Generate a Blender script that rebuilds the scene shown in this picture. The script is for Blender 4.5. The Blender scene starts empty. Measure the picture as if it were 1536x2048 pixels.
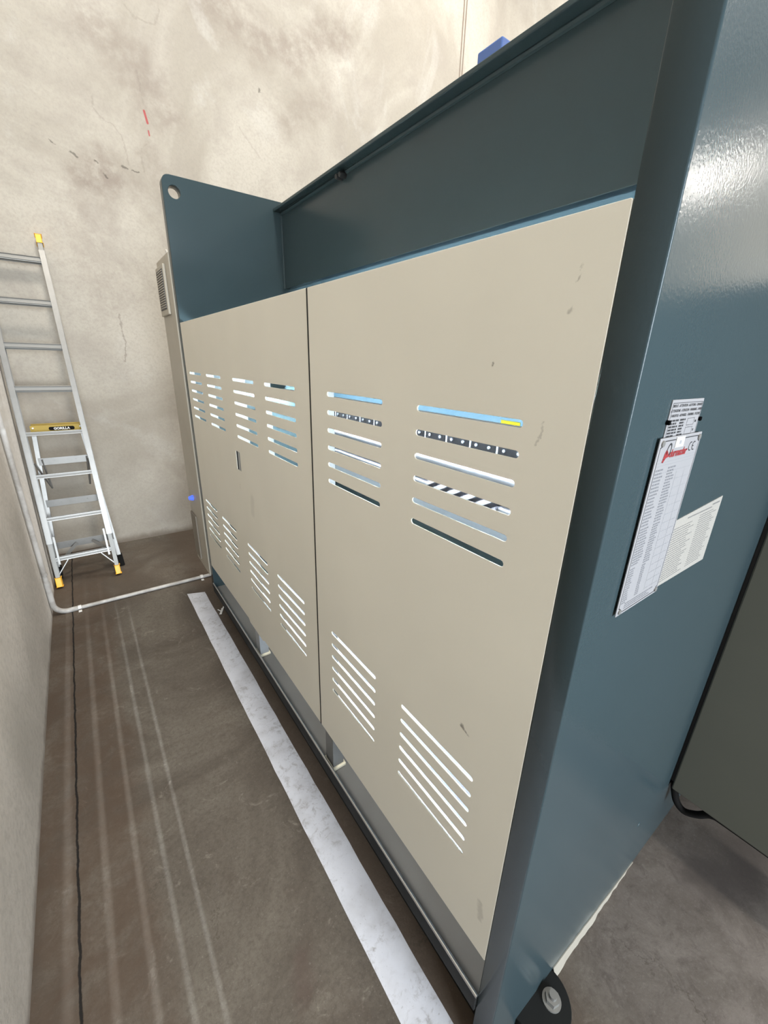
import bpy, bmesh, math, random
from mathutils import Vector, Matrix
random.seed(7)
S = bpy.context.scene
C = S.collection
V = Vector

# ------------------------------------------------------------------ helpers
def mk(name, bm, m, parent=None, smooth=None, label=None):
    me = bpy.data.meshes.new(name)
    bmesh.ops.remove_doubles(bm, verts=bm.verts, dist=1e-6)
    bmesh.ops.recalc_face_normals(bm, faces=bm.faces)
    if smooth:
        for f in bm.faces: f.smooth = True
        for e in bm.edges:
            if len(e.link_faces) == 2 and e.calc_face_angle(0) > math.radians(smooth): e.smooth = False
    bm.to_mesh(me); bm.free()
    me.materials.append(m)
    o = bpy.data.objects.new(name, me); C.objects.link(o)
    if parent: link(o, parent)
    if label: o['label'] = label
    return o

def link(o, parent):
    o.parent = parent
    o.matrix_parent_inverse = Matrix.Translation(-V(parent_loc(parent)))

def parent_loc(p):
    l = V(p.location)
    q = p.parent
    while q: l = l * 1; q = q.parent
    return l

def tag(o, label, cat, group=None):
    o['label'] = label; o['category'] = cat
    if group: o['group'] = group
    return o

def struct(name, bm, m, smooth=None):
    o = mk(name, bm, m, None, smooth); o['kind'] = 'structure'; return o

def thing(name, loc, label, cat, group=None):
    o = bpy.data.objects.new(name, None); C.objects.link(o); o.location = loc
    o.empty_display_size = .1
    return tag(o, label, cat, group)

def nb(): return bmesh.new()

def box(bm, x0, x1, y0, y1, z0, z1, bev=0):
    r = bmesh.ops.create_cube(bm, size=1)
    vs = r['verts']
    for v in vs:
        v.co = V((x0 + (v.co.x + .5) * (x1 - x0), y0 + (v.co.y + .5) * (y1 - y0), z0 + (v.co.z + .5) * (z1 - z0)))
    if bev:
        es = list({e for v in vs for e in v.link_edges})
        bmesh.ops.bevel(bm, geom=es, offset=bev, segments=2, affect='EDGES', profile=.5)
    return bm

def obox(bm, p, q, up, w, d, bev=0):
    """bar from p to q; w = width across (side axis), d = depth along 'up' hint"""
    p, q, up = V(p), V(q), V(up)
    a = (q - p); L = a.length; a.normalize()
    s = a.cross(up).normalized(); u = s.cross(a).normalized()
    r = bmesh.ops.create_cube(bm, size=1); vs = r['verts']
    mid = (p + q) / 2
    for v in vs:
        c = v.co.copy(); v.co = mid + a * (c.z * L) + s * (c.x * w) + u * (c.y * d)
    if bev:
        es = list({e for v in vs for e in v.link_edges})
        bmesh.ops.bevel(bm, geom=es, offset=bev, segments=2, affect='EDGES', profile=.5)
    return bm

def tube(bm, pts, r, n=14, caps=True):
    pts = [V(p) for p in pts]
    rings = []
    ref = None
    for i, p in enumerate(pts):
        t = (pts[min(i + 1, len(pts) - 1)] - pts[max(i - 1, 0)]).normalized()
        if ref is None:
            ref = t.orthogonal().normalized()
        ref = (ref - t * ref.dot(t)).normalized()
        b = t.cross(ref)
        rr = r[i] if isinstance(r, (list, tuple)) else r
        rings.append([bm.verts.new(p + (ref * math.cos(2 * math.pi * k / n) + b * math.sin(2 * math.pi * k / n)) * rr) for k in range(n)])
    for i in range(len(rings) - 1):
        for k in range(n):
            bm.faces.new((rings[i][k], rings[i][(k + 1) % n], rings[i + 1][(k + 1) % n], rings[i + 1][k]))
    if caps:
        bm.faces.new(rings[0]); bm.faces.new(rings[-1])
    return bm

def arc(c, r, a0, a1, n, ax=(0, 1)):
    out = []
    for i in range(n + 1):
        t = a0 + (a1 - a0) * i / n
        p = [0, 0, 0]; p[ax[0]] = math.cos(t) * r; p[ax[1]] = math.sin(t) * r
        out.append(V(c) + V(p))
    return out

def slotpts(a0, a1, b, h, n=5):
    """rounded slot in 2D from a0..a1 centred at height b, full height h"""
    r = h / 2; p = []
    for i in range(n + 1):
        t = math.pi / 2 + math.pi * i / n
        p.append((a0 + r + r * math.cos(t), b + r * math.sin(t)))
    for i in range(n + 1):
        t = -math.pi / 2 + math.pi * i / n
        p.append((a1 - r + r * math.cos(t), b + r * math.sin(t)))
    return p

def circ(cx, cy, r, n=32):
    return [(cx + r * math.cos(2 * math.pi * i / n), cy + r * math.sin(2 * math.pi * i / n)) for i in range(n)]

def rrect(a0, a1, b0, b1, rs):
    """corner radii rs = (bl, br, tr, tl)"""
    p = []
    for (cx, cy, r, s) in ((a0, b0, rs[0], math.pi), (a1, b0, rs[1], 1.5 * math.pi), (a1, b1, rs[2], 0), (a0, b1, rs[3], .5 * math.pi)):
        if r == 0: p.append((cx, cy)); continue
        ox = cx + (r if cx == a0 else -r); oy = cy + (r if cy == b0 else -r)
        for i in range(7):
            t = s + i / 6 * math.pi / 2
            p.append((ox + r * math.cos(t), oy + r * math.sin(t)))
    return p

def plate(name, outline, holes, th, mat4, m, parent=None, bev=0, label=None):
    """flat plate with real holes (filled 2D curve turned into a mesh); mat4 maps local xy plane to the place"""
    cu = bpy.data.curves.new(name, 'CURVE'); cu.dimensions = '2D'; cu.fill_mode = 'BOTH'
    cu.extrude = th / 2 - bev
    cu.bevel_depth = bev; cu.bevel_resolution = 1; cu.offset = -bev
    for poly in [outline] + holes:
        sp = cu.splines.new('POLY'); sp.points.add(len(poly) - 1)
        for i, (a, b) in enumerate(poly): sp.points[i].co = (a, b, 0, 1)
        sp.use_cyclic_u = True
    tmp = bpy.data.objects.new(name + '_tmp', cu); C.objects.link(tmp)
    dg = bpy.context.evaluated_depsgraph_get()
    me = bpy.data.meshes.new_from_object(tmp.evaluated_get(dg))
    bpy.data.objects.remove(tmp); bpy.data.curves.remove(cu)
    bm = nb(); bm.from_mesh(me); bpy.data.meshes.remove(me)
    bmesh.ops.transform(bm, matrix=mat4, verts=bm.verts)
    return mk(name, bm, m, parent, label=label)

YZ = lambda x: Matrix(((0, 0, 1, x), (1, 0, 0, 0), (0, 1, 0, 0), (0, 0, 0, 1)))      # local xy -> world yz at x
XZ = lambda y: Matrix(((1, 0, 0, 0), (0, 0, -1, y), (0, 1, 0, 0), (0, 0, 0, 1)))     # local xy -> world xz at y

def text_bm(bm, s, size, mat4, shear=0, align='LEFT', bold=0, depth=.0002):
    cu = bpy.data.curves.new('t', 'FONT'); cu.body = s; cu.size = size; cu.shear = shear
    cu.align_x = align; cu.extrude = depth; cu.offset = bold; cu.resolution_u = 3
    o = bpy.data.objects.new('t', cu); C.objects.link(o)
    dg = bpy.context.evaluated_depsgraph_get()
    me = bpy.data.meshes.new_from_object(o.evaluated_get(dg))
    bpy.data.objects.remove(o); bpy.data.curves.remove(cu)
    me.transform(mat4); bm.from_mesh(me); bpy.data.meshes.remove(me)
    return bm

# ------------------------------------------------------------------ materials
def mat(name, col, rough=.5, metal=0, spec=.5):
    m = bpy.data.materials.new(name); m.use_nodes = True
    b = m.node_tree.nodes['Principled BSDF']
    b.inputs['Base Color'].default_value = (*col, 1); b.inputs['Roughness'].default_value = rough
    b.inputs['Metallic'].default_value = metal; b.inputs['Specular IOR Level'].default_value = spec
    return m

class NT:
    def __init__(s, m):
        s.m = m; s.t = m.node_tree; s.b = s.t.nodes['Principled BSDF']
    def n(s, k, **kw):
        x = s.t.nodes.new(k)
        for a, v in kw.items(): setattr(x, a, v)
        return x
    def L(s, a, b): s.t.links.new(a, b)
    def pos(s):
        return s.n('ShaderNodeNewGeometry').outputs['Position']
    def setin(s, sock, v):
        if isinstance(v, bpy.types.NodeSocket): s.L(v, sock)
        elif v is not None: sock.default_value = v
    def math(s, op, a, b=None, c=None, clamp=False):
        x = s.n('ShaderNodeMath', operation=op); x.use_clamp = clamp
        for i, v in enumerate((a, b, c)): s.setin(x.inputs[i], v)
        return x.outputs[0]
    def vm(s, op, a, b=None, out=0):
        x = s.n('ShaderNodeVectorMath', operation=op)
        s.setin(x.inputs[0], a)
        if op == 'SCALE': s.setin(x.inputs['Scale'], b)
        else: s.setin(x.inputs[1], b)
        return x.outputs['Value'] if out == 'v' else x.outputs[0]
    def noise(s, vec, scale, det=4, rough=.55, dist=0, stretch=None, col=False):
        if stretch:
            vec = s.vm('MULTIPLY', vec, stretch)
        x = s.n('ShaderNodeTexNoise'); s.L(vec, x.inputs['Vector'])
        x.inputs['Scale'].default_value = scale; x.inputs['Detail'].default_value = det
        x.inputs['Roughness'].default_value = rough; x.inputs['Distortion'].default_value = dist
        return x.outputs['Color' if col else 'Fac']
    def ramp(s, f, a, b, lo=0., hi=1.):
        x = s.n('ShaderNodeMapRange'); x.interpolation_type = 'SMOOTHSTEP'
        s.setin(x.inputs[0], f); x.inputs[1].default_value = a; x.inputs[2].default_value = b
        x.inputs[3].default_value = lo; x.inputs[4].default_value = hi
        return x.outputs[0]
    def mix(s, f, a, b, mode='MIX'):
        x = s.n('ShaderNodeMix', data_type='RGBA', blend_type=mode)
        s.setin(x.inputs['Factor'], f)
        for k, v in ((6, a), (7, b)):
            if isinstance(v, bpy.types.NodeSocket): s.L(v, x.inputs[k])
            else: x.inputs[k].default_value = (*v, 1)
        return x.outputs[2]
    def bump(s, h, strength=.2, dist=.002):
        x = s.n('ShaderNodeBump'); x.inputs['Strength'].default_value = strength; x.inputs['Distance'].default_value = dist
        s.L(h, x.inputs['Height']); s.L(x.outputs[0], s.b.inputs['Normal'])
    def segd(s, p, a, b):
        """distance from p to the segment a-b"""
        a, b = V(a), V(b); ba = b - a
        pa = s.vm('SUBTRACT', p, tuple(a))
        h = s.math('MULTIPLY', s.vm('DOT_PRODUCT', pa, tuple(ba), 'v'), 1 / max(ba.length_squared, 1e-9), clamp=True)
        x = s.n('ShaderNodeVectorMath', operation='SCALE'); x.inputs[0].default_value = ba; s.L(h, x.inputs['Scale'])
        return s.vm('LENGTH', s.vm('SUBTRACT', pa, x.outputs[0]), None, 'v')
    def poly(s, p, pts):
        d = None
        for a, b in zip(pts[:-1], pts[1:]):
            e = s.segd(p, a, b); d = e if d is None else s.math('MINIMUM', d, e)
        return d

def metal_paint(name, col, rough=.35, orange=260, ostr=.06, var=.06, spec=.5, dirt=None, rv=.05):
    m = mat(name, col, rough, 0, spec); n = NT(m); p = n.pos()
    v = n.noise(p, 3.2, 2)
    d = n.mix(n.ramp(v, .3, .75), tuple(c * (1 - var) for c in col), tuple(min(1, c * (1 + var)) for c in col))
    if dirt:
        sp = n.noise(p, 9, 8, .7, 1.2)
        d = n.mix(n.ramp(sp, .70, .80, 0, dirt), d, (.12, .10, .08))
    n.L(d, n.b.inputs['Base Color'])
    n.L(n.ramp(n.noise(p, 5, 2), .3, .8, rough - rv, rough + rv), n.b.inputs['Roughness'])
    n.bump(n.noise(p, orange, 2, .5), ostr, .002)
    return m

# press paint
TEAL = metal_paint('teal_paint', (.0345, .0525, .0585), .20, 240, .11, .015, .22, rv=.012)
TAN = metal_paint('beige_paint', (.70, .665, .57), .5, 700, .04, .02, .4, dirt=.22)
n = NT(TAN)   # a few scuffs on the beige sheet
old = n.b.inputs['Base Color'].links[0].from_socket
p = n.pos(); jp = n.vm('ADD', p, n.vm('SCALE', n.vm('SUBTRACT', n.noise(p, 60, 4, .6, 0, None, True), (.5, .5, .5)), .02))
scuffs = [((.506, .405, .925), (.506, .39, .915), .0032, .75), ((.506, .314, 1.70), (.506, .310, 1.715), .0022, .4), ((.506, .318, 1.665), (.506, .314, 1.668), .003, .4),
          ((.506, .335, 1.50), (.506, .330, 1.53), .0018, .3), ((.506, .30, .52), (.506, .295, .47), .006, .25),
          ((.506, .43, 1.601), (.506, .43, 1.604), .002, .8), ((.506, 1.60, 1.06), (.506, 1.61, 1.0), .02, .12), ((.506, 1.75, 1.09), (.506, 1.75, 1.07), .002, .5)]
f = None
for a, b, w, s_ in scuffs:
    e = n.ramp(n.segd(jp, a, b), w * .4, w * 1.6, s_, 0); f = e if f is None else n.math('MAXIMUM', f, e)
n.L(n.mix(f, old, (.10, .085, .07)), n.b.inputs['Base Color'])

MATTE = metal_paint('matte_blue_paint', (.018, .036, .048), .75, 300, .05, .02, .1)
SHADED = metal_paint('shaded_dark_paint', (.013, .014, .0135), .6, 300, .05, .2, .15)  # shade put into the colour of the lug, tray rim, plinth and seam
BED = metal_paint('grey_bed_paint', (.13, .13, .125), .45, 300, .05, .1, .4)
OLIVE = metal_paint('olive_grey_cabinet', (.085, .085, .068), .45, 500, .04, .03, .4)  # side cabinet tone, darker and greyer than the beige sheets
VENTM = metal_paint('dull_vent_grey', (.22, .195, .16), .6, 300, .05, .05, .2)
CABINET = metal_paint('grey_beige_cabinet_paint', (.40, .365, .30), .45, 500, .04, .03, .4)
STEEL = mat('bright_steel', (.62, .63, .64), .28, 1)
INNER = mat('grey_machined_steel', (.055, .06, .066), .7, 0, .1)
TABLE = mat('pale_bed_steel', (.085, .095, .102), .7, 0, .1)
ROD = mat('chrome_rod', (.075, .078, .085), .42, .9)
GALV = metal_paint('pale_steel_sheet', (.30, .315, .325), .4, 90, .03, .05)
ALU = mat('aluminium', (.74, .73, .71), .42, .8)
n = NT(ALU); p = n.pos()
n.L(n.mix(n.noise(p, 14, 6, .65), (.31, .30, .285), (.22, .215, .20)), n.b.inputs['Base Color'])
n.bump(n.noise(p, 160, 3), .05, .001)
ALUD = mat('dull_aluminium', (.24, .235, .22), .5, .55)
YEL = mat('yellow_plastic', (.86, .47, .045), .45)
YEL2 = mat('dusty_yellow_paint', (.38, .265, .045), .6)
BLK = mat('black_plastic', (.012, .012, .013), .45)
RUB = mat('black_rubber', (.007, .0065, .006), .85, 0, .15)
DARKSTEEL = mat('black_steel', (.0018, .0018, .002), .7, 0, .03)
CREAM = mat('cream_pad', (.66, .61, .47), .6)
BLUE = mat('bright_blue_paint', (.07, .14, .38), .4)
BLUELENS = mat('blue_lens', (.02, .05, .7), .15)
b_ = BLUELENS.node_tree.nodes['Principled BSDF']; b_.inputs['Emission Color'].default_value = (.08, .16, 1, 1); b_.inputs['Emission Strength'].default_value = .9
YSTK = mat('yellow_label', (.075, .062, .002), .9, 0, .05)
WHITE = mat('white_label', (.60, .58, .54), .4)
PLATEM = mat('satin_plate', (.33, .322, .328), .4, .2)
PAPER = mat('paper_sheet', (.285, .268, .24), .7, 0, .2)
INK = mat('black_ink', (.03, .03, .032), .5)
GINK = mat('grey_ink', (.17, .17, .18), .5)
LINE = mat('fine_line_ink', (.28, .28, .29), .5)
RED = mat('red_ink', (.24, .028, .03), .45)
PVC = mat('grey_conduit', (.40, .385, .36), .5)
n = NT(PVC); n.L(n.mix(n.ramp(n.noise(n.pos(), 9, 6, .6), .4, .7), (.43, .41, .385), (.27, .25, .225)), n.b.inputs['Base Color'])
CLIP = mat('pale_clip', (.72, .70, .66), .4)
LED = mat('white_lamp_tube', (1, 1, 1), .4)
b_ = LED.node_tree.nodes['Principled BSDF']; b_.inputs['Emission Color'].default_value = (.78, .90, 1, 1); b_.inputs['Emission Strength'].default_value = 1300
STRIPE = mat('striped_screw', (.8, .8, .8), .7, 0, .03)
n = NT(STRIPE); w = n.n('ShaderNodeTexWave'); w.inputs['Scale'].default_value = 8
p = n.pos(); w.bands_direction = 'DIAGONAL'; n.L(n.vm('MULTIPLY', p, (0, 1, 1.6)), w.inputs['Vector'])
n.L(n.mix(n.ramp(w.outputs['Fac'], .45, .55), (.085, .085, .09), (.0015, .0015, .002)), n.b.inputs['Base Color'])

# white floor tape, scuffed
TAPE = mat('white_floor_tape', (.74, .75, .78), .45)
n = NT(TAPE); p = n.pos()
sc = n.math('MULTIPLY', n.ramp(n.noise(p, 30, 9, .78, .6), .49, .66), n.ramp(n.noise(p, 5, 4), .36, .56))
sc2 = n.ramp(n.noise(p, 120, 4, .7), .62, .72, 0, .5)
d = n.mix(n.ramp(n.noise(p, 7, 6, .6), .4, .75), (.63, .645, .70), (.50, .505, .54))
d = n.mix(n.math('MAXIMUM', n.math('MULTIPLY', sc, .6), sc2), d, (.22, .20, .19))
n.L(d, n.b.inputs['Base Color'])

# concrete walls
WALL = mat('cream_concrete', (.6, .56, .48), .85, 0, .2)
n = NT(WALL); p = n.pos()
big = n.noise(p, .75, 6, .6, .8); mid = n.noise(p, 2.6, 7, .62, .5); fine = n.noise(p, 55, 6, .7)
d = n.mix(n.ramp(big, .36, .64), (.325, .292, .243), (.44, .405, .347))
d = n.mix(n.ramp(mid, .46, .72, 0, .48), d, (.285, .25, .215))
d = n.mix(n.ramp(n.noise(p, 1.3, 5, .6, 2.0, (1, 1, .7)), .55, .72, 0, .35), d, (.50, .48, .44))
d = n.mix(n.ramp(fine, .40, .70, 0, .3), d, (.26, .235, .205))
zz = n.n('ShaderNodeSeparateXYZ'); n.L(p, zz.inputs[0])
# dirty lower metre and the brown strip along the floor
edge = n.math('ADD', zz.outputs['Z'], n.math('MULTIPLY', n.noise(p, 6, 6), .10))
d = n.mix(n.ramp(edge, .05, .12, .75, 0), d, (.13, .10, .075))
d = n.mix(n.ramp(n.math('ADD', zz.outputs['Z'], n.math('MULTIPLY', n.noise(p, 1.8, 5), .8)), .5, 1.9, .0, 0), d, (.33, .30, .26))
wp = n.vm('ADD', p, n.vm('SCALE', n.vm('SUBTRACT', n.noise(p, 22, 6, .65, 0, None, True), (.5, .5, .5)), .05))
wq = n.vm('ADD', p, n.vm('SCALE', n.vm('SUBTRACT', n.noise(p, 4, 6, .65, 0, None, True), (.5, .5, .5)), .5))
YW = 4.14
P3 = lambda L: [(x, YW, z) for x, z in L]
for pts, w_, s_ in (([(.52, 3.705), (.724, 3.546), (.875, 3.286)], .16, .33), ([(1.352, 4.064), (1.608, 3.987), (1.986, 3.995), (2.5, 4.3)], .15, .38),
                    ([(.389, 2.81), (.46, 2.78)], .16, .45), ([(.25, 2.5), (.3, 2.0)], .2, .2), ([(1.9, 3.55), (2.3, 3.8)], .12, .25), ([(.75, 3.0), (.9, 2.8)], .1, .2)):
    d = n.mix(n.math('MULTIPLY', n.ramp(n.poly(wq, P3(pts)), .02, w_ * 1.6, min(1, s_ * 1.7), 0), n.ramp(n.noise(p, 13, 7, .7), .25, .65)), d, (.22, .18, .15))
cr = None
for pts, w_, s_ in (([(.393, 1.908), (.385, 1.773), (.398, 1.681), (.371, 1.558)], .006, .75), ([(.451, 3.287), (.448, 3.206), (.489, 3.16), (.554, 3.139), (.602, 3.08), (.617, 2.922)], .0055, .40),
                    ([(.712, 2.905), (.713, 3.035), (.775, 3.105)], .0055, .4), ([(.74, 3.836), (.786, 3.789), (.91, 3.795), (.955, 3.89)], .006, .35),
                    ([(.753, 3.502), (.77, 3.327)], .006, .35), ([(1.465, 3.372), (1.627, 3.214)], .006, .3)):
    e = n.ramp(n.poly(wp, P3(pts)), w_ * .3, w_ * 1.7, s_, 0); cr = e if cr is None else n.math('MAXIMUM', cr, e)
d = n.mix(n.math('MULTIPLY', cr, .62), d, (.16, .13, .11))
cr = None
for pts, w_ in (([(.271, 2.908), (.30, 2.895)], .009), ([(.404, 2.895), (.415, 2.889)], .006), ([(.573, 2.903), (.60, 2.894)], .006), ([(.632, 2.892), (.677, 2.891)], .005),
                ([(.446, 2.829), (.468, 2.81)], .006), ([(1.655, 3.674), (1.658, 3.655)], .008), ([(.19, 2.94), (.16, 2.96)], .005)):
    e = n.ramp(n.poly(wp, P3(pts)), w_ * .5, w_ * 1.6, .8, 0); cr = e if cr is None else n.math('MAXIMUM', cr, e)
d = n.mix(n.math('MULTIPLY', cr, .8), d, (.07, .06, .05))
rd = n.math('MAXIMUM', n.ramp(n.segd(p, (.769, YW, 3.279), (.782, YW, 3.213)), .004, .011, .85, 0), n.ramp(n.segd(p, (.781, YW, 3.166), (.783, YW, 3.14)), .002, .008, .8, 0))
d = n.mix(rd, d, (.33, .045, .05))
pit = n.ramp(n.noise(p, 75, 2, .5), .76, .80, 0, .55)
d = n.mix(pit, d, (.2, .17, .14))
n.L(d, n.b.inputs['Base Color'])
n.bump(n.math('ADD', n.math('MULTIPLY', n.noise(p, 9, 7, .6), 1.5), n.noise(p, 70, 5, .65)), .22, .004)

GWALL = mat('grey_concrete', (.45, .43, .39), .85, 0, .2)
n = NT(GWALL); p = n.pos()
d = n.mix(n.ramp(n.noise(p, 1.6, 6, .6, .6), .35, .7), (.62, .575, .52), (.50, .465, .415))
d = n.mix(n.ramp(n.noise(p, 45, 6, .7), .4, .72, 0, .45), d, (.36, .335, .30))
d = n.mix(n.ramp(n.noise(p, 5, 7, .7, 1.), .60, .74, 0, .35), d, (.58, .56, .50))
zz = n.n('ShaderNodeSeparateXYZ'); n.L(p, zz.inputs[0])
d = n.mix(n.ramp(n.math('ADD', zz.outputs['Z'], n.math('MULTIPLY', n.noise(p, 6, 6), .08)), .04, .09, .6, 0), d, (.16, .125, .10))
n.L(d, n.b.inputs['Base Color'])
n.bump(n.math('ADD', n.math('MULTIPLY', n.noise(p, 7, 6, .6), 1.5), n.noise(p, 80, 5, .65)), .25, .004)

# floor
FLOOR = mat('stained_concrete_floor', (.2, .17, .14), .75, 0, .25)
n = NT(FLOOR); p = n.pos(); s_ = n.n('ShaderNodeSeparateXYZ'); n.L(p, s_.inputs[0]); X = s_.outputs['X']; Y = s_.outputs['Y']
d = n.mix(n.ramp(n.noise(p, 1.7, 7, .62, .8), .34, .68), (.075, .062, .049), (.148, .130, .106))
d = n.mix(n.ramp(n.noise(p, 6, 8, .7, 1.0), .50, .72, 0, .6), d, (.07, .054, .042))
d = n.mix(n.ramp(n.noise(p, 11, 8, .72, 1.4), .57, .70, 0, .45), d, (.27, .24, .20))
d = n.mix(n.ramp(n.noise(p, 70, 8, .8), .42, .66, 0, .55), d, (.06, .048, .04))
d = n.mix(n.ramp(n.noise(p, 160, 4, .7), .58, .72, 0, .35), d, (.27, .245, .21))
# rusty brown wash next to the left wall, and around the machine
xn = n.math('ADD', X, n.math('MULTIPLY', n.math('SUBTRACT', n.noise(p, 3.2, 6, .6), .5), .22))
d = n.mix(n.math('MULTIPLY', n.ramp(xn, -.14, -.02, .75, 0), n.ramp(n.noise(p, 9, 8, .75, .5), .32, .62, .35, 1)), d, (.075, .050, .034))
d = n.mix(n.math('MULTIPLY', n.ramp(xn, .40, .52, 0, .55), n.ramp(xn, .9, .7)), d, (.10, .07, .05))
d = n.mix(n.math('MULTIPLY', n.ramp(Y, 2.9, 3.4, 0, .5), n.ramp(n.noise(p, 3, 5), .3, .6)), d, (.09, .068, .05))
# greyer, paler slab on the hall side
d = n.mix(n.ramp(X, .78, .95, 0, .75), d, n.mix(n.ramp(n.noise(p, 3.5, 8, .65, .8), .35, .68), (.175, .150, .134), (.088, .073, .062)))
hall = n.ramp(X, .78, .95)
d = n.mix(n.math('MULTIPLY', hall, n.ramp(n.noise(p, 14, 9, .78, .8), .48, .68, 0, .6)), d, (.062, .050, .043))
d = n.mix(n.math('MULTIPLY', hall, n.ramp(n.noise(p, 95, 6, .8), .52, .70, 0, .45)), d, (.21, .185, .165))
# dark patches under the side cabinet and in the aisle
wq = n.vm('ADD', p, n.vm('SCALE', n.vm('SUBTRACT', n.noise(p, 5, 6, .65, 0, None, True), (.5, .5, .5)), .22))
d = n.mix(n.ramp(n.poly(wq, [(1.42, .06, 0), (1.50, -.02, 0), (1.66, .0, 0)]), .01, .14, .8, 0), d, (.055, .045, .04))
d = n.mix(n.ramp(n.poly(wq, [(.20, .60, 0), (.25, .66, 0)]), .005, .05, .5, 0), d, (.08, .055, .045))
# hairline cracks
vo = n.n('ShaderNodeTexVoronoi', feature='DISTANCE_TO_EDGE'); vo.inputs['Scale'].default_value = 2.1
n.L(n.vm('ADD', p, n.vm('SCALE', n.noise(p, 3, 6, .7, 0, None, True), .55)), vo.inputs['Vector'])
d = n.mix(n.math('MULTIPLY', n.ramp(vo.outputs['Distance'], .002, .010, .5, 0), n.ramp(n.noise(p, 1.7, 3), .52, .62)), d, (.05, .04, .03))
# saw-cut joint running along the aisle
jx = n.math('ABSOLUTE', n.math('SUBTRACT', n.math('ADD', X, n.math('MULTIPLY', n.math('SUBTRACT', n.noise(p, 14, 6, .65), .5), .016)), -.277))
joint = n.ramp(jx, .0022, .0048, 1, 0)
d = n.mix(joint, d, (.012, .010, .009))
n.L(d, n.b.inputs['Base Color'])
h = n.math('ADD', n.math('MULTIPLY', n.noise(p, 8, 8, .65), 2.), n.noise(p, 60, 6, .7))
n.bump(n.math('SUBTRACT', h, n.math('MULTIPLY', joint, 3)), .3, .004)
CEIL = mat('pale_ceiling', (.55, .54, .52), .9)
DOORM = mat('roller_door_slats', (.34, .37, .40), .5)
n = NT(DOORM); w = n.n('ShaderNodeTexWave', bands_direction='Z'); w.inputs['Scale'].default_value = 2; n.L(n.pos(), w.inputs['Vector']); n.bump(w.outputs['Fac'], .6, .02)

# ------------------------------------------------------------------ room
XL, XR, YF, YN, ZC = -.383, 10.0, 4.14, -6.0, 6.6
XW, YC_ = -5.0, -.5
bm = nb(); box(bm, XW - .2, XR + .2, YN - .2, YF + .2, -.2, 0); struct('floor', bm, FLOOR)
# the aisle wall ends behind the camera and turns off to the left
bm = nb()
lo = [bm.verts.new((x, y, 0)) for x, y in ((XL, YF), (XL, YC_), (XW, YC_), (XW, YC_ + .2), (XL - .2, YC_ + .2), (XL - .2, YF))]
r = bmesh.ops.extrude_face_region(bm, geom=[bm.faces.new(lo)])
for v in r['geom']:
    if isinstance(v, bmesh.types.BMVert): v.co.z = ZC
struct('wall_left', bm, GWALL)
bm = nb(); box(bm, XL - .2, XR + .2, YF, YF + .2, 0, ZC); struct('wall_back', bm, WALL)
E0, E1, EZ = -1.5, 2.1, 3.6
plate('wall_front', [(XW, 0), (E0, 0), (E0, EZ), (E1, EZ), (E1, 0), (XR + .2, 0), (XR + .2, ZC), (XW, ZC)], [], .2, XZ(YN - .1), WALL)['kind'] = 'structure'
bm = nb(); box(bm, XW - .2, XW, YN - .2, YC_ + .2, 0, ZC); struct('wall_side', bm, GWALL)
bm = nb(); box(bm, XW - .2, XR + .2, YN - .2, YF + .2, ZC, ZC + .15); struct('ceiling', bm, CEIL)
D0, D1, DZ = -.6, 3.4, 4.2
plate('wall_right', [(YN, 0), (D0, 0), (D0, DZ), (D1, DZ), (D1, 0), (YF, 0), (YF, ZC), (YN, ZC)], [], .2, YZ(XR + .1), WALL)['kind'] = 'structure'
bm = nb(); box(bm, XR - .06, XR, D0 - .1, D1 + .1, 3.5, 4.3); struct('door_1', bm, DOORM)
# sealant bead in the vertical joint between two wall panels
JOINT = mat('joint_sealant', (.20, .155, .12), .8)
for i, x in enumerate((3.858, 3.893)):
    bm = nb(); box(bm, x, x + .011, YF - .004, YF + .01, 0, ZC); struct('trim_%d' % (i + 1), bm, JOINT)

# ------------------------------------------------------------------ press brake
XP = .506                      # outer face of the rear sheets
Y0, Y0i, Y1, Y1o = .22, .267, 2.537, 2.592
PB = thing('press_brake', (1.2, 1.4, 0), 'large teal and beige press brake filling the right of the aisle', 'machine')

fp = plate('frame_plate', rrect(XP, 1.95, 0, 2.415, (0, 0, .06, .05)), [circ(.568, 2.345, .027), slotpts(1.168, 1.187, .275, .018)], Y0i - Y0, XZ((Y0 + Y0i) / 2), TEAL, PB, .0025, label='near teal side plate carrying the data plates')
# far side plate with its lifting eye
fp2 = plate('frame_plate', [(.575, 0), (.575, .175), (XP, .175)][::-1] + rrect(.6, 1.95, 0, 2.415, (0, 0, .06, 0))[1:-1] + [(XP + .035 - .035 * math.sin(i * math.pi / 12), 2.38 + .035 * math.cos(i * math.pi / 12)) for i in range(7)], [circ(.557, 2.347, .027)], Y1o - Y1, XZ((Y1 + Y1o) / 2), TEAL, PB, .0025, label='far teal side plate with a round lifting hole in its top corner')

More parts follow.
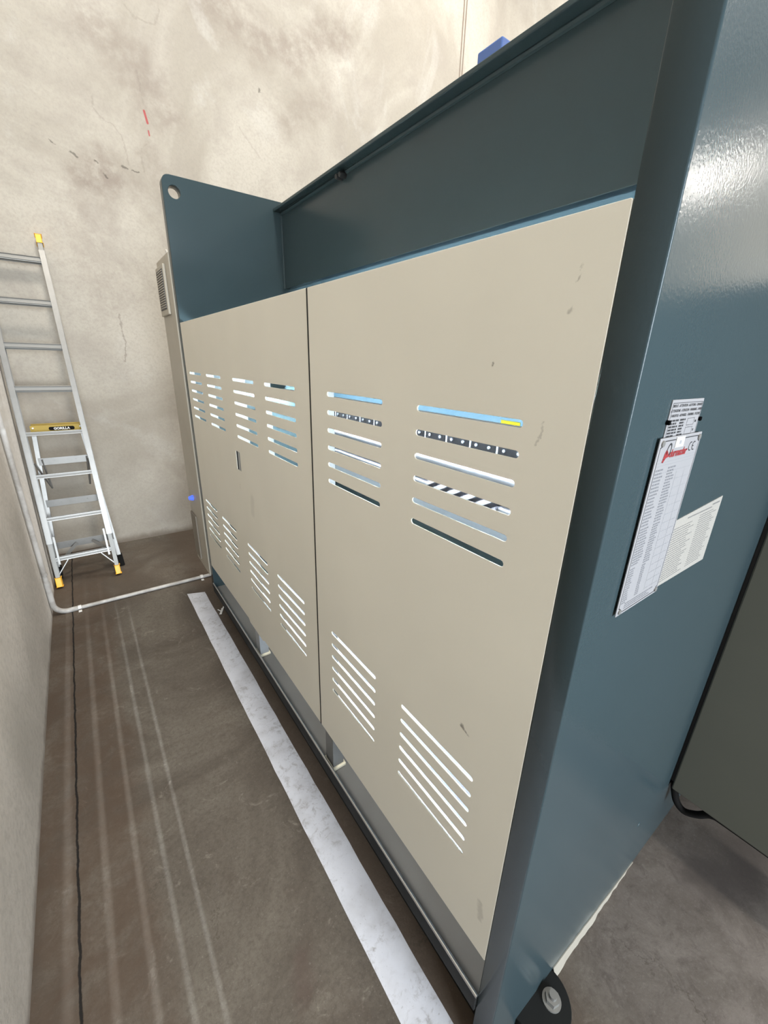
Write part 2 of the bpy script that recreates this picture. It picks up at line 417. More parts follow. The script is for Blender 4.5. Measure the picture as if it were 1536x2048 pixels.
# upper beam
bm = nb(); box(bm, 1.10, 1.135, Y0i, Y1, 1.99, 2.362, .002)
ub = mk('upper_beam', bm, TEAL, PB)
bm = nb(); box(bm, 1.052, 1.135, Y0i, Y1, 2.362, 2.376, .003)
mk('top_flange', bm, TEAL, ub)
bm = nb(); tube(bm, [(1.098, Y0i, 2.358), (1.098, Y1, 2.358)], .009, 8); mk('weld_bead', bm, TEAL, ub, 40)
bm = nb(); tube(bm, [(1.0985, Y1 - .003, 1.99), (1.0985, Y1 - .003, 2.355)], .006, 8); mk('weld_bead', bm, TEAL, ub, 40)
bm = nb(); box(bm, 1.135, 1.9, Y0i, Y1, 2.03, 2.05); mk('beam_web', bm, TEAL, ub)
for yy in (1.842, 1.872):
    bm = nb(); tube(bm, [(1.098, yy, 2.349), (1.08, yy, 2.347), (1.068, yy, 2.345)], [.013, .013, .009], 12); mk('cable_screw', bm, BLK, ub, 40, label='small black screw head under the beam flange')
bm = nb(); box(bm, 1.115, 1.30, 1.035, 1.125, 2.376, 2.447, .004); mk('mounting_block', bm, BLUE, ub, label='bright blue block on top of the beam')

# rear sheets with their slots
ROWU = [1.5235 - .0445 * i for i in range(6)]; ROWL = [.817 - .0444 * i for i in range(6)]
def grid(groups):
    h = []
    for a0, a1 in groups:
        for b in ROWU + ROWL: h.append(slotpts(a0, a1, b, .0115))
    return h
G1 = [(.362, .595), (.705, .943)]
G2 = [(1.136, 1.374), (1.478, 1.718), (1.886, 2.121), (2.222, 2.459)]
TH = .003
rp = plate('rear_panel', rrect(Y0i, 1.0335, .366, 1.769, (.003, .003, .003, .003)), grid(G1), TH, YZ(XP + TH / 2), TAN, PB, .0007, label='near beige sheet with two columns of slots')
rp2 = plate('rear_panel', [(1.0395, .366), (1.60, .366), (1.62, .352), (1.80, .352), (1.82, .366), (2.537, .352), (2.537, 1.769), (1.0395, 1.769)], grid(G2) + [rrect(1.712, 1.766, 1.152, 1.234, (.004,) * 4)], TH, YZ(XP + TH / 2), TAN, PB, .0007, label='far beige sheet with four columns of slots and a lock opening')
for z in (1.7655, .3665):
    bm = nb(); box(bm, XP + TH, XP + .03, Y0i + .001, 1.033, z, z + .0025); mk('fold', bm, TAN, rp)
    bm = nb(); box(bm, XP + TH, XP + .03, 1.040, 2.536, z, z + .0025); mk('fold', bm, TAN, rp2)
bm = nb(); box(bm, XP + TH, XP + .03, Y0i, Y0i + .003, .369, 1.765); mk('fold', bm, TAN, rp)
bm = nb(); box(bm, XP + TH, XP + .03, 2.534, 2.537, .369, 1.765); mk('fold', bm, TAN, rp2)
bm = nb(); box(bm, XP - .0005, XP + .012, 1.0332, 1.0398, .366, 1.7685); mk('seam_shade_strip', bm, SHADED, PB, label='dark strip drawing the shaded gap between the two sheets')  # dark strip added over the sheet edges, paints the gap's shade
for yf, dx, par in ((.946, .022, rp), (1.377, .022, rp2), (1.721, .05, rp2), (2.124, .035, rp2), (2.462, .024, rp2)):
    bm = nb(); box(bm, XP + TH, XP + dx, yf, yf + .002, .42, 1.72); box(bm, XP + TH, XP + TH + .002, yf, yf + .03, .42, 1.72)
    mk('stiffener', bm, GALV, par)
# pocket of the lock
bm = nb(); box(bm, XP + .028, XP + .032, 1.705, 1.773, 1.145, 1.241)
for a in ((1.705, 1.710, 1.145, 1.241), (1.768, 1.773, 1.145, 1.241), (1.705, 1.773, 1.145, 1.150), (1.705, 1.773, 1.236, 1.241)): box(bm, XP + TH, XP + .03, *a)
mk('lock_pocket', bm, BLK, rp2, label='black recessed lock pocket')

# base: drip tray with upturned lip, resting on a plinth
bm = nb(); box(bm, XP - .002, 1.2, Y0i, Y1, .182, .19)
bt = mk('base_tray', bm, BED, PB)
bm = nb(); box(bm, XP - .006, XP + .002, Y0i, Y1, .165, .221, .002); mk('tray_rim', bm, SHADED, bt)
bm = nb(); tube(bm, [(XP - .002, Y0i, .222), (XP - .002, Y1, .222)], .0045, 10); mk('lip', bm, STEEL, bt, 40, label='bare steel edge of the tray')
bm = nb(); box(bm, .62, 1.19, Y0i + .01, Y1 - .01, .1905, .194); mk('drip_sheet', bm, GALV, bt)
bm = nb(); box(bm, .555, 1.9, Y0i, Y1, 0, .18); mk('plinth', bm, SHADED, PB)
for yc in (1.0, 1.745):
    bm = nb(); box(bm, XP + .012, XP + .055, yc - .028, yc + .028, .20, .366, .002); q = mk('support_post', bm, GALV if yc > 1.5 else BED, PB)
    bm = nb(); box(bm, XP + .008, XP + .062, yc - .036, yc + .036, .190, .204, .004); mk('pad', bm, CREAM, q, label='cream pad')

# inside: ram, clamps, rod, ball screw, bed table, added shade bar, lamp, baffle
bm = nb(); box(bm, 1.34, 1.40, Y0i, Y1, 1.36, 2.03); rm = mk('ram', bm, MATTE, PB)
bm = nb(); box(bm, 1.3385, 1.34, .97, 1.06, 1.385, 1.402); mk('sticker', bm, YSTK, rm, label='yellow sticker')
bm = nb(); box(bm, 1.262, 1.34, Y0i, Y1, 1.27, 1.372); mk('clamp_bar', bm, INNER, PB)
for i in range(17):
    y = .30 + i * .131
    bm = nb(); box(bm, 1.195, 1.25, y, y + .122, 1.28, 1.368, .003); q = mk('tool_clamp', bm, DARKSTEEL, PB)
    for dy in (.03, .092):
        bm = nb(); tube(bm, [(1.195, y + dy, 1.318), (1.190, y + dy, 1.318)], .006, 8); mk('screw', bm, INNER, q, 40)
    bm = nb(); box(bm, 1.197, 1.25, y + .1225, y + .1305, 1.282, 1.366); mk('bright_gap_filler', bm, TABLE, q)  # pale filler added to paint the bright gaps between clamps
bm = nb(); tube(bm, [(1.19, Y0i, 1.213), (1.19, Y1, 1.213)], .026, 16); mk('guide_rod', bm, ROD, PB, 40)
bm = nb(); tube(bm, [(1.19, .9, 1.10), (1.19, 1.28, 1.10)], .03, 16); q = mk('gauge_screw', bm, STRIPE, PB, 40)
for y0, y1 in ((Y0i, .9), (1.28, Y1)):
    bm = nb(); tube(bm, [(1.19, y0, 1.10), (1.19, y1, 1.10)], .02, 16); mk('screw_shaft', bm, ROD, q, 40)
bm = nb(); box(bm, 1.14, 1.30, Y0i, Y1, .955, 1.055, .003); bd = mk('bed_table', bm, TABLE, PB)
bm = nb(); box(bm, 1.2, 1.26, Y0i, Y1, .18, .955); mk('bed_plate', bm, TEAL, bd)
bm = nb(); box(bm, .77, .87, Y0i, Y1, .88, .97, .003); mk('shade_bar', bm, BED, PB)  # added unseen bar, keeps lamp light off the tray gap
bm = nb(); box(bm, .995, 1.068, Y0i, Y1, 1.428, 1.432); hd = mk('lamp_baffle', bm, ALUD, PB)  # added unseen baffle, cuts lamp light off the upper far plate
bm = nb(); tube(bm, [(1.06, .28, 1.3736), (1.06, 2.525, 1.3736)], .003, 10); mk('lamp_tube', bm, LED, hd, 40, label='white work lamp tube inside the machine')
for y in (Y0i + .02, 1.4, Y1 - .02):
    bm = nb(); box(bm, 1.056, 1.064, y - .006, y + .006, 1.371, 1.43); mk('lamp_bracket', bm, ALUD, hd)

# anchor lug at the near corner
pts = [(.625, .222)] + [(.71 + .077 * math.cos(t), .205 + .077 * math.sin(t)) for t in [math.pi + i * (math.pi + .25) / 20 for i in range(21)]] + [(.785, .222)]
lug = plate('anchor_lug', pts, [], .028, Matrix.Translation((0, 0, .016)), SHADED, PB, .002, label='dark rounded floor lug at the near corner')
bm = nb(); tube(bm, [(.731, .186, .030), (.731, .186, .034)], .024, 24); mk('washer', bm, ALUD, lug, 40)
bm = nb(); tube(bm, [(.731, .186, .034), (.731, .186, .048)], .0185, 6); tube(bm, [(.731, .186, .048), (.731, .186, .060)], .010, 12); mk('anchor_bolt', bm, ALUD, lug, 30)
# added pale strip for light passing under the foot of the near plate
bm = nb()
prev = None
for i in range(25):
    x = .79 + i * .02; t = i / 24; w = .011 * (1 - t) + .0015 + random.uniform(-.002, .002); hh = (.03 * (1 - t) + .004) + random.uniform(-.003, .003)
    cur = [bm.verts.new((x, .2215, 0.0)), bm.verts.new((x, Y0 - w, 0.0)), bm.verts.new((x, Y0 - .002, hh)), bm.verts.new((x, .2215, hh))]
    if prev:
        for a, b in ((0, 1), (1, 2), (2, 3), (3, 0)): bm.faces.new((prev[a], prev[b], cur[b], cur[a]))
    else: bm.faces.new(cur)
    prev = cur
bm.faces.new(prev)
mk('light_gap_strip', bm, mat('light_gap_pale', (.27, .245, .20), .8), PB, label='pale strip standing for light under the foot of the near plate')

# ---- data plates on the near side plate (face y = .22, looking to -y)
def quad(bm, x0, x1, z0, z1, y): 
    bm.faces.new([bm.verts.new((x0, y, z0)), bm.verts.new((x1, y, z0)), bm.verts.new((x1, y, z1)), bm.verts.new((x0, y, z1))])
def frame(bm, x0, x1, z0, z1, y, w):
    quad(bm, x0, x1, z0, z0 + w, y); quad(bm, x0, x1, z1 - w, z1, y); quad(bm, x0, x0 + w, z0, z1, y); quad(bm, x1 - w, x1, z0, z1, y)
def greek(bm, x0, x1, z0, z1, rows, h, y, fill=.9, lo=.003, hi=.010, gap=.0016):
    """rows of unreadable small print, one dash per word"""
    st = (z1 - z0) / max(rows, 1)
    for r in range(rows):
        z = z1 - st * (r + .5); x = x0; end = x0 + (x1 - x0) * random.uniform(fill * .7, fill)
        while x < end:
            w = random.uniform(lo, hi); quad(bm, x, min(x + w, end), z - h / 2, z + h / 2, y); x += w + gap
# upper small plate
bm = nb(); box(bm, .606, .709, .2183, .22, 1.512, 1.566, .0005); wp = mk('warning_plate', bm, PLATEM, PB, label='small metal warning plate, the upper of the two plates')
yy = .2181
bm = nb(); frame(bm, .6085, .7065, 1.514, 1.5622, yy, .0007)
for i, s in enumerate(('DIKKAT - ATTENTION - ACHTUNG - DANGER', 'ATTENZIONE - ATENCION - WARNING - AVISO', 'VAROITUS - ADVARSEL - VARNING - POZOR')):
    text_bm(bm, s, .0047, XZ(yy) @ Matrix.Translation((.6575, 1.5567 - i * .0062, 0)), .15, 'CENTER', .0001, 0)
greek(bm, .611, .640, 1.5175, 1.5415, 6, .0024, yy, 1, .006, .011); greek(bm, .643, .661, 1.5175, 1.5415, 6, .0024, yy, 1, .008, .014)
frame(bm, .668, .692, 1.531, 1.5405, yy, .0005); frame(bm, .668, .692, 1.5185, 1.5285, yy, .0005)
quad(bm, .695, .700, 1.534, 1.537, yy); quad(bm, .695, .698, 1.522, 1.525, yy)
mk('lettering', bm, INK, wp)
for x in (.6055, .7095):
    bm = nb(); tube(bm, [(x, .22, 1.538), (x, .2155, 1.538)], .003, 10); mk('rivet', bm, DARKSTEEL, wp, 40)

# tall rating plate
RX0, RX1, RZ0, RZ1 = .590, .727, 1.2535, 1.519
RY = .2150
bm = nb(); box(bm, RX0, RX1, RY, RY + .0018, RZ0, RZ1, .0006); box(bm, RX0 + .012, RX1 - .006, RY + .0017, .22, RZ0 + .012, RZ1 - .012)
rt = mk('rating_plate', bm, PLATEM, PB, label='tall metal rating plate with printed table and red logo')
yy = RY - .0003
bm = nb()
quad(bm, RX0 + .012, RX1 - .012, RZ1 - .0050, RZ1 - .0038, yy); quad(bm, RX0 + .012, RX1 - .012, RZ0 + .0038, RZ0 + .0050, yy)
for x in (RX0 + .004, RX1 - .0048): quad(bm, x, x + .0008, RZ0 + .012, RZ1 - .012, yy)
for cx, cz, a in ((RX0 + .004, RZ1 - .004, 1.5), (RX1 - .004, RZ1 - .004, 1.0), (RX0 + .004, RZ0 + .004, 0), (RX1 - .004, RZ0 + .004, .5)):
    for i in range(6):
        t0 = (a + i / 12) * math.pi; t1 = (a + (i + 1) / 12) * math.pi
        bm.faces.new([bm.verts.new((cx + r * math.cos(t), yy, cz + r * math.sin(t))) for r, t in ((.008, t0), (.0092, t0), (.0092, t1), (.008, t1))])
# CE mark: two open rings
for cx in (.6955, .7075):
    for i in range(12):
        t0 = math.radians(65 + i * 19.2); t1 = math.radians(65 + (i + 1) * 19.2)
        bm.faces.new([bm.verts.new((cx + r * math.cos(t), yy, 1.5005 + r * math.sin(t))) for r, t in ((.0052, t0), (.0066, t0), (.0066, t1), (.0052, t1))])
quad(bm, .7013, .7065, 1.4999, 1.5012, yy)
mk('lettering', bm, INK, rt)
bm = nb()
greek(bm, RX0 + .008, RX0 + .040, 1.395, 1.478, 17, .0022, yy, .8, .003, .008); greek(bm, RX0 + .047, RX0 + .075, 1.395, 1.478, 19, .0022, yy, .9, .004, .009)
greek(bm, RX0 + .008, RX0 + .042, 1.335, 1.394, 14, .0020, yy, .85, .003, .007); greek(bm, RX0 + .047, RX0 + .073, 1.33, 1.394, 16, .0020, yy, .9, .004, .008)
greek(bm, RX0 + .008, RX0 + .030, 1.272, 1.332, 15, .0020, yy, .7, .003, .006); greek(bm, RX0 + .047, RX0 + .060, 1.275, 1.329, 15, .0020, yy, .95, .003, .006)
greek(bm, RX0 + .02, RX1 - .016, 1.2605, 1.272, 3, .0018, yy, 1, .004, .010)
mk('small_print', bm, GINK, rt)
bm = nb()
for z in (1.4895, 1.4855, 1.481): quad(bm, RX0 + .006, RX1 - .006, z, z + .0005, yy)
z = 1.470
for i in range(15):
    quad(bm, RX0 + .030 + .05 * (i > 0), RX1 - .010, z, z + .0006, yy); z -= .0138
for x in (RX0 + .079, RX1 - .030): quad(bm, x, x + .0005, 1.275, 1.468, yy)
mk('table_lines', bm, LINE, rt)
bm = nb()
text_bm(bm, 'durmazlar', .0140, XZ(yy) @ Matrix.Translation((.6275, 1.4915, 0)), .25, 'LEFT', .0006, 0)
# red lower half of the emblem left of the name
bm.faces.new([bm.verts.new((x, yy, z)) for x, z in ((.609, 1.486), (.613, 1.485), (.619, 1.491), (.628, 1.4925), (.621, 1.500), (.616, 1.5025), (.612, 1.497))])
mk('logo', bm, RED, rt, label='red name with emblem')
bm = nb()
for i in range(14):
    t0 = math.radians(-60 + i * 20); t1 = math.radians(-60 + (i + 1) * 20)
    bm.faces.new([bm.verts.new((.6235 + .0068 * k * math.cos(t) + .15 * .0095 * k * math.sin(t), yy, 1.5015 + .0095 * k * math.sin(t))) for k, t in ((.72, t0), (1, t0), (1, t1), (.72, t1))])
mk('emblem', bm, INK, rt)
bm = nb(); box(bm, .6385, .6655, RY - .0009, RY - .0002, 1.5035, 1.5175); q = mk('sticker', bm, WHITE, rt, label='small white sticker with a grey square')
for x in (RX0 + .008, RX1 - .008):
    for z in (RZ0 + .007, RZ1 - .007):
        bm = nb(); tube(bm, [(x, RY, z), (x, RY - .0017, z)], .0042, 12); mk('rivet', bm, ALUD, rt, 40)
bm = nb(); quad(bm, .650, .6565, 1.5075, 1.5125, RY - .0011); mk('grey_square', bm, LINE, rt)

# paper instruction sheet
bm = nb()
pv = [(.7335, 1.2565), (.946, 1.2525), (.9445, 1.3845), (.7345, 1.376)]
a = [bm.verts.new((x, .2192, z)) for x, z in pv]; b = [bm.verts.new((x, .22, z)) for x, z in pv]
bm.faces.new(a); bm.faces.new(b)
for i in range(4): bm.faces.new((a[i], a[(i + 1) % 4], b[(i + 1) % 4], b[i]))
sh = mk('instruction_sheet', bm, PAPER, PB, label='white printed instruction sheet taped beside the rating plate')
yy = .2190
bm = nb()
greek(bm, .740, .835, 1.262, 1.362, 22, .0012, yy, .95, .004, .012); greek(bm, .848, .938, 1.262, 1.366, 23, .0012, yy, .95, .004, .012)
quad(bm, .79, .90, 1.3695, 1.3715, yy); quad(bm, .90, .935, 1.374, 1.3765, yy)
mk('small_print', bm, mat('pale_grey_ink', (.15, .145, .14), .5), sh)

# ---- electrical cabinet on the far plate
bm = nb(); box(bm, .50, 1.0, Y1o, 2.93, .253, 2.10, .006)
ec = mk('electrical_cabinet', bm, CABINET, PB, label='grey electrical cabinet behind the far side plate')
bm = nb(); box(bm, .486, .50, 2.692, 2.905, 1.818, 2.062, .004); vg = mk('vent_grille', bm, CABINET, ec, label='louvred vent grille near the cabinet top')
bm = nb(); box(bm, .4835, .4865, 2.715, 2.882, 1.846, 2.04); mk('grille_backing', bm, BLK, ec)
for i in range(16):
    z = 1.855 + i * .0117; bm = nb(); obox(bm, (.4835, 2.715, z), (.4835, 2.882, z), (1, 0, 0), .0042, .004); mk('louvre', bm, CABINET, ec)
bm = nb(); box(bm, .491, .50, 2.775, 2.915, .30, .612, .003); mk('lower_vent', bm, VENTM, ec, label='darker vent panel low on the cabinet')
bm = nb(); tube(bm, [(.50, 2.80, .735), (.487, 2.80, .735)], .017, 16); tube(bm, [(.487, 2.80, .735), (.476, 2.80, .735), (.472, 2.80, .735)], [.013, .013, .008], 16); mk('indicator_lamp', bm, BLUELENS, ec, 40, label='blue indicator lamp')
bm = nb(); tube(bm, [V((.53, 2.77, 2.10)) + V((0, .018 * math.cos(t), .020 + .020 * math.sin(t))) for t in [math.radians(-75 + i * 21) for i in range(16)]], .004, 8); mk('lifting_ring', bm, CLIP, ec, 40, label='pale lifting ring on the cabinet top')

# ---- side cabinet hung on the near plate
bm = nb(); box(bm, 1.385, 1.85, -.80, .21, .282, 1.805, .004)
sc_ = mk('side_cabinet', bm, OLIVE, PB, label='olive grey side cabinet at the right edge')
bm = nb(); box(bm, 1.40, 1.85, .205, .222, .30, 1.78); mk('hinge_strip', bm, BLK, sc_)

# black cable loop; its straight run paints the gap shadow under the side cabinet
cpts = [(1.412, .212, .30), (1.412, .205, .262), (1.412, .188, .220), (1.412, .162, .206), (1.412, .13, .228), (1.412, .10, .262), (1.41, .05, .271), (1.41, -.2, .272), (1.41, -.5, .272), (1.41, -.79, .272)]
def smoothpath(P, k=6):
    P = [V(p) for p in P]; out = []
    for i in range(len(P) - 1):
        p0, p1, p2, p3 = P[max(i - 1, 0)], P[i], P[i + 1], P[min(i + 2, len(P) - 1)]
        for j in range(k):
            t = j / k
            out.append(.5 * ((2 * p1) + (p2 - p0) * t + (2 * p0 - 5 * p1 + 4 * p2 - p3) * t * t + (3 * p1 - p0 - 3 * p2 + p3) * t ** 3))
    out.append(P[-1]); return out
bm = nb(); tube(bm, smoothpath(cpts), .011, 10); mk('power_cable', bm, RUB, sc_, 60, label='black cable loop, its run drawing the gap shadow under the cabinet')

# ------------------------------------------------------------------ floor tape and scrap
bm = nb()
L_, R_ = [], []
N = 60
for i in range(N + 1):
    y = -1.2 + (2.86 + 1.2) * i / N
    jl, jr = random.uniform(-.0012, .0012), random.uniform(-.0012, .0012)
    e = .03 if i == N else 0
    L_.append(bm.verts.new((.388 + jl, y + e, .0012))); R_.append(bm.verts.new((.499 + jr, y - e * .3, .0012)))
for i in range(N): bm.faces.new((L_[i], R_[i], R_[i + 1], L_[i + 1]))
r = bmesh.ops.extrude_face_region(bm, geom=list(bm.faces))
for v in r['geom']:
    if isinstance(v, bmesh.types.BMVert): v.co.z = .0002
tag(mk('floor_tape', bm, TAPE), 'scuffed white marking tape on the floor beside the press brake', 'floor tape')
bm = nb()
obox(bm, (.515, 2.50, .004), (.545, 2.56, .007), (0, 0, 1), .014, .003); obox(bm, (.53, 2.53, .006), (.565, 2.58, .016), (0, 0, 1), .009, .002); obox(bm, (.528, 2.53, .004), (.512, 2.555, .010), (0, 0, 1), .006, .002)
tag(mk('plastic_scrap', bm, mat('white_plastic', (.8, .78, .74), .4)), 'tiny white plastic scrap on the floor between the tape and the tray', 'scrap')

# ------------------------------------------------------------------ conduit
CD = thing('conduit', (-.366, 3.06, 0), 'grey conduit pipe down the left wall and across the floor', 'pipe')
R0 = .0135; XC = XL + R0 + .003; YC = 3.07; RB = .07
bm = nb(); tube(bm, [(XC, YC, ZC - .3), (XC, YC, .24)], R0, 14); pp = mk('pipe', bm, PVC, CD, 40)
bm = nb(); tube(bm, [(XC, YC, .245), (XC, YC, .235), (XC, YC, R0 + RB)] + [V((XC + RB - RB * math.cos(t), YC, R0 + RB - RB * math.sin(t))) for t in [i * math.pi / 20 for i in range(1, 11)]] + [V((XC + RB + .05, YC, R0))], R0 * 1.18, 14); mk('elbow', bm, PVC, CD, 40)
bm = nb(); tube(bm, [(XC + RB + .04, YC, R0), (1.0, YC, R0)], R0 * .92, 14); mk('pipe', bm, PVC, CD, 40)
def saddle(c, ax):
    bm = nb()
    if ax == 'x':
        pts = [V((c[0], c[1] + (R0 + .002) * math.cos(t), R0 + (R0 + .002) * math.sin(t))) for t in [i * math.pi / 10 for i in range(11)]]
        for a, b in zip(pts[:-1], pts[1:]): obox(bm, a, b, (a + b) / 2 - V((c[0], c[1], R0)), .018, .003)
        for s in (-1, 1): box(bm, c[0] - .009, c[0] + .009, c[1] + s * (R0 + .012) - .012, c[1] + s * (R0 + .012) + .012, 0, .003)
    else:
        pts = [V((XC + (R0 + .002) * math.cos(t), YC + (R0 + .002) * math.sin(t), c)) for t in [-math.pi / 2 + i * math.pi / 10 for i in range(11)]]
        for a, b in zip(pts[:-1], pts[1:]): obox(bm, a, b, (a + b) / 2 - V((XC, YC, c)), .018, .003)
        for s in (-1, 1): box(bm, XL, XL + .003, YC + s * (R0 + .012) - .012, YC + s * (R0 + .012) + .012, c - .009, c + .009)
    return bm
mk('saddle_clip', saddle((-.236, YC), 'x'), CLIP, CD, 40, label='pale saddle clip')
mk('saddle_clip', saddle((.53, YC), 'x'), CLIP, CD, 40, label='pale saddle clip')
mk('saddle_clip', saddle(.30, 'z'), PVC, CD, 40)

# ------------------------------------------------------------------ ladder
LD = thing('ladder', (-.17, 3.52, 0), 'aluminium extension ladder with yellow feet leaning against the back wall', 'ladder')
RF, RT = V((.018, 3.486, 0)), V((-.019, 4.085, 2.34))
LF, LT = V((-.346, 3.480, 0)), V((-.352, 4.085, 2.34))
ax = (RT - RF).normalized(); side = V((1, 0, 0)); nrm = side.cross(ax).normalized()    # nrm points away from the viewer? fixed below
if nrm.y > 0: nrm = -nrm
Rp = lambda t: RF + (RT - RF) * t
Lp = lambda t: LF + (LT - LF) * t
def channel(bm, p, q, w, d, th, inner):
    """C-section rail; open towards 'inner' (+1/-1 along x)"""
    p, q = V(p), V(q); a = (q - p).normalized(); s = V((1, 0, 0)); u = nrm
    obox(bm, p - s * inner * (w / 2 - th / 2), q - s * inner * (w / 2 - th / 2), u, th, d)
    for k in (-1, 1): obox(bm, p + u * k * (d / 2 - th / 2), q + u * k * (d / 2 - th / 2), u, w, th)
for P, inn in ((Rp, -1), (Lp, 1)):
    bm = nb(); channel(bm, P(.135), P(.965), .034, .062, .003, inn); st = mk('stile', bm, ALU, LD)
    bm = nb(); channel(bm, P(.028), P(.16), .026, .05, .003, inn); mk('foot_extension', bm, ALUD, st)
    bm = nb(); obox(bm, P(.004), P(.032), nrm, .034, .06, .004); mk('foot', bm, YEL, LD, label='yellow foot')
    bm = nb(); obox(bm, P(.955), P(.985), nrm, .030, .05, .003); mk('end_sleeve', bm, ALUD, st)
    bm = nb(); obox(bm, P(.985), P(1.008), nrm, .033, .055, .004); mk('end_cap', bm, YEL, LD, label='yellow end cap')
for t in (.94, .823, .702, .583):
    bm = nb(); obox(bm, Lp(t) + side * .014, Rp(t) - side * .014, ax, .034, .026, .006); rg = mk('rung', bm, ALUD, LD)
    bm = nb(); obox(bm, Lp(t) + side * .015 + ax * .0135, Rp(t) - side * .015 + ax * .0135, ax, .028, .004, .001); mk('lit_rung_top', bm, ALU, rg)  # paler strip on a darker rung: light from above put into the colour
for t in (.457, .334, .208, .088):
    bm = nb()
    a, b = Lp(t) + side * .014, Rp(t) - side * .014
    obox(bm, a, b, ax, .046, .014, .002)
    obox(bm, a + nrm * .021 - ax * .006, b + nrm * .021 - ax * .006, ax, .003, .022)
    tr = mk('tread', bm, ALUD, LD)
    for k, h in ((-.017, .009), (.0225, .006), (.0225, -.014)):
        bm = nb(); obox(bm, a + nrm * k + ax * h, b + nrm * k + ax * h, ax, .008, .006); mk('ridge', bm, ALU, tr)
# bottom tread side brackets and knee braces
for P, s in ((Rp, -1), (Lp, 1)):
    bm = nb(); obox(bm, P(.07) + side * s * .03 + nrm * .02, P(.155) + side * s * .03 + nrm * .02, nrm, .014, .02, .001); mk('tread_bracket', bm, ALU, LD)
    bm = nb(); m_ = P(.085) + side * s * .09 - nrm * .01; obox(bm, P(.04) + side * s * .012 - nrm * .01, m_, nrm, .006, .010); mk('knee_brace', bm, ALU, LD)
# hinged rear frame
RRt, RRb = V((-.018, 3.855, 1.13)), V((.052, 3.655, .0))
RLt, RLb = V((-.293, 3.855, 1.13)), V((-.352, 3.655, .0))
Rr = lambda t: RRb + (RRt - RRb) * t
Lr = lambda t: RLb + (RLt - RLb) * t
for P in (Rr, Lr):
    bm = nb(); obox(bm, P(.06), P(.965), (0, 1, 0), .022, .045, .002); rl = mk('rear_leg', bm, ALU, LD)
    bm = nb(); obox(bm, P(.002), P(.075), (0, 1, 0), .034, .06, .004); mk('rear_foot', bm, RUB, LD, label='black rubber foot')
for t in (.765, .50, .222):
    bm = nb(); u = V((0, -1, 0)); obox(bm, Lr(t) + u * .026, Rr(t) + u * .026, u, .052, .004, .001)
    tube(bm, [Lr(t) + u * .027 + side * .09, Lr(t) + u * .033 + side * .09], .005, 8); tube(bm, [Rr(t) + u * .027 - side * .09, Rr(t) + u * .033 - side * .09], .005, 8)
    mk('rear_bar', bm, ALU, LD)
for s, P in ((1, Lr), (-1, Rr)):
    bm = nb(); obox(bm, P(.222) + V((s * .14, -.034, 0)), P(.222) + V((s * .05, -.10, -.075)), (0, -1, 0), .022, .003); mk('diagonal_brace', bm, ALU, LD)
    bm = nb(); F = Lp if s == 1 else Rp
    mid = V((P(.64).x + s * .045, 3.80, .66))
    tube(bm, [P(.78) + V((s * .02, -.03, 0)), mid], .006, 8); tube(bm, [mid, F(.37) + V((s * .02, .03, 0))], .006, 8); mk('spreader', bm, ALU, LD, 40)
bm = nb(); obox(bm, V((-.305, 3.85, 1.088)), V((-.006, 3.85, 1.088)), (0, 1, 0), .055, .11, .003)
tc = mk('top_cap', bm, YEL2, LD, label='yellow top cap with a black name badge')
bm = nb()
yy = 3.7935
bpts = rrect(-.205, -.055, 1.0815, 1.1065, (.011,) * 4)
bm.faces.new([bm.verts.new((x, yy, z)) for x, z in bpts]); mk('badge', bm, RUB, tc)
bm = nb(); text_bm(bm, 'GORILLA', .023, XZ(yy - .0008) @ Matrix.Translation((-.130, 1.0860, 0)), 0, 'CENTER', .0008, .0002); mk('lettering', bm, CLIP, tc)
for x in (-.292, -.02):
    bm = nb(); tube(bm, [(x, 3.795, 1.103), (x, 3.788, 1.103)], .006, 10); mk('rivet', bm, CLIP, tc, 40)

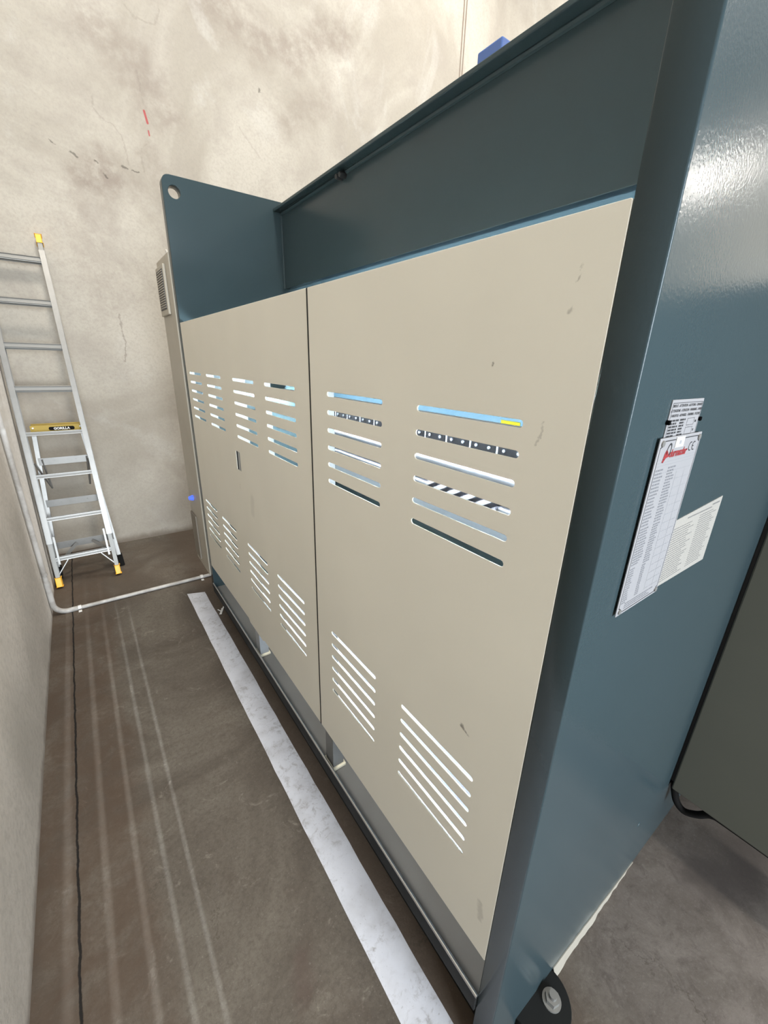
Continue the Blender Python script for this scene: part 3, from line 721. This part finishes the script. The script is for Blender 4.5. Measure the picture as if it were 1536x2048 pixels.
# ------------------------------------------------------------------ light
def area(name, loc, sx, sy, power, col, tgt=None, rot=None):
    l = bpy.data.lights.new(name, 'AREA'); l.shape = 'RECTANGLE'; l.size = sx; l.size_y = sy; l.energy = power; l.color = col
    o = bpy.data.objects.new(name, l); C.objects.link(o); o.location = loc
    if tgt is not None: o.rotation_euler = (V(tgt) - V(loc)).to_track_quat('-Z', 'Y').to_euler()
    return o
LAMPS = ((.75, .4, 185), (3.4, 2.6, 70), (6.8, 2.6, 200), (6.8, -4.2, 140))
WARM = (1, .95, .87)
for x, y, pw in LAMPS: area('ceiling_lamp', (x, y, 6.1), .5, 1.2, pw, WARM, (x, y, 0))
area('door_daylight', (XR - .15, (D0 + D1) / 2, 1.75), 3.9, 3.4, 200, (.84, .92, 1), (0, 1.4, 1.75))
area('front_fill_light', ((E0 + E1) / 2, YN + .1, EZ / 2), 3.4, 3.4, 800, (.82, .91, 1), ((E0 + E1) / 2, 0, EZ / 2))  # added fill through the unseen front opening, brightens aisle and near plate
area('bracket_lamp', (7.4, -2.74, 4.05), .14, .3, 19, WARM, (2, 0, 0))
area('right_wall_fill', (8.3, -3.0, 3.9), 1.6, .3, 100, WARM, (10, -3.0, 3.9))  # added fill, brightens the unseen right wall for its reflection in the plate
w = bpy.data.worlds.new('World'); S.world = w; w.use_nodes = True
bg = w.node_tree.nodes['Background']; bg.inputs[0].default_value = (.80, .90, 1, 1); bg.inputs[1].default_value = 1.2

# ------------------------------------------------------------------ camera
cam = bpy.data.cameras.new('camera'); cam.sensor_fit = 'HORIZONTAL'; cam.sensor_width = 36; cam.lens = 820.554 * 36 / 1536; cam.clip_start = .02
co = bpy.data.objects.new('camera', cam); C.objects.link(co)
r_, u_, f_ = V((.81122178, -.58412623, .02675391)), V((.17912546, .29179874, .93955711)), V((.55662671, .75739688, -.34134538))
M = Matrix.Identity(4)
for i in range(3): M[i][0], M[i][1], M[i][2] = r_[i], u_[i], -f_[i]
M[2][3] = 1.6
co.matrix_world = M
S.camera = co

S.view_settings.view_transform = 'Standard'; S.view_settings.look = 'None'; S.view_settings.gamma = 1
S.view_settings.use_curve_mapping = False
S.view_settings.exposure = 0.35
try:
    S.cycles.use_denoising = True; S.cycles.max_bounces = 10; S.cycles.diffuse_bounces = 6; S.cycles.sample_clamp_indirect = 6
except Exception: pass
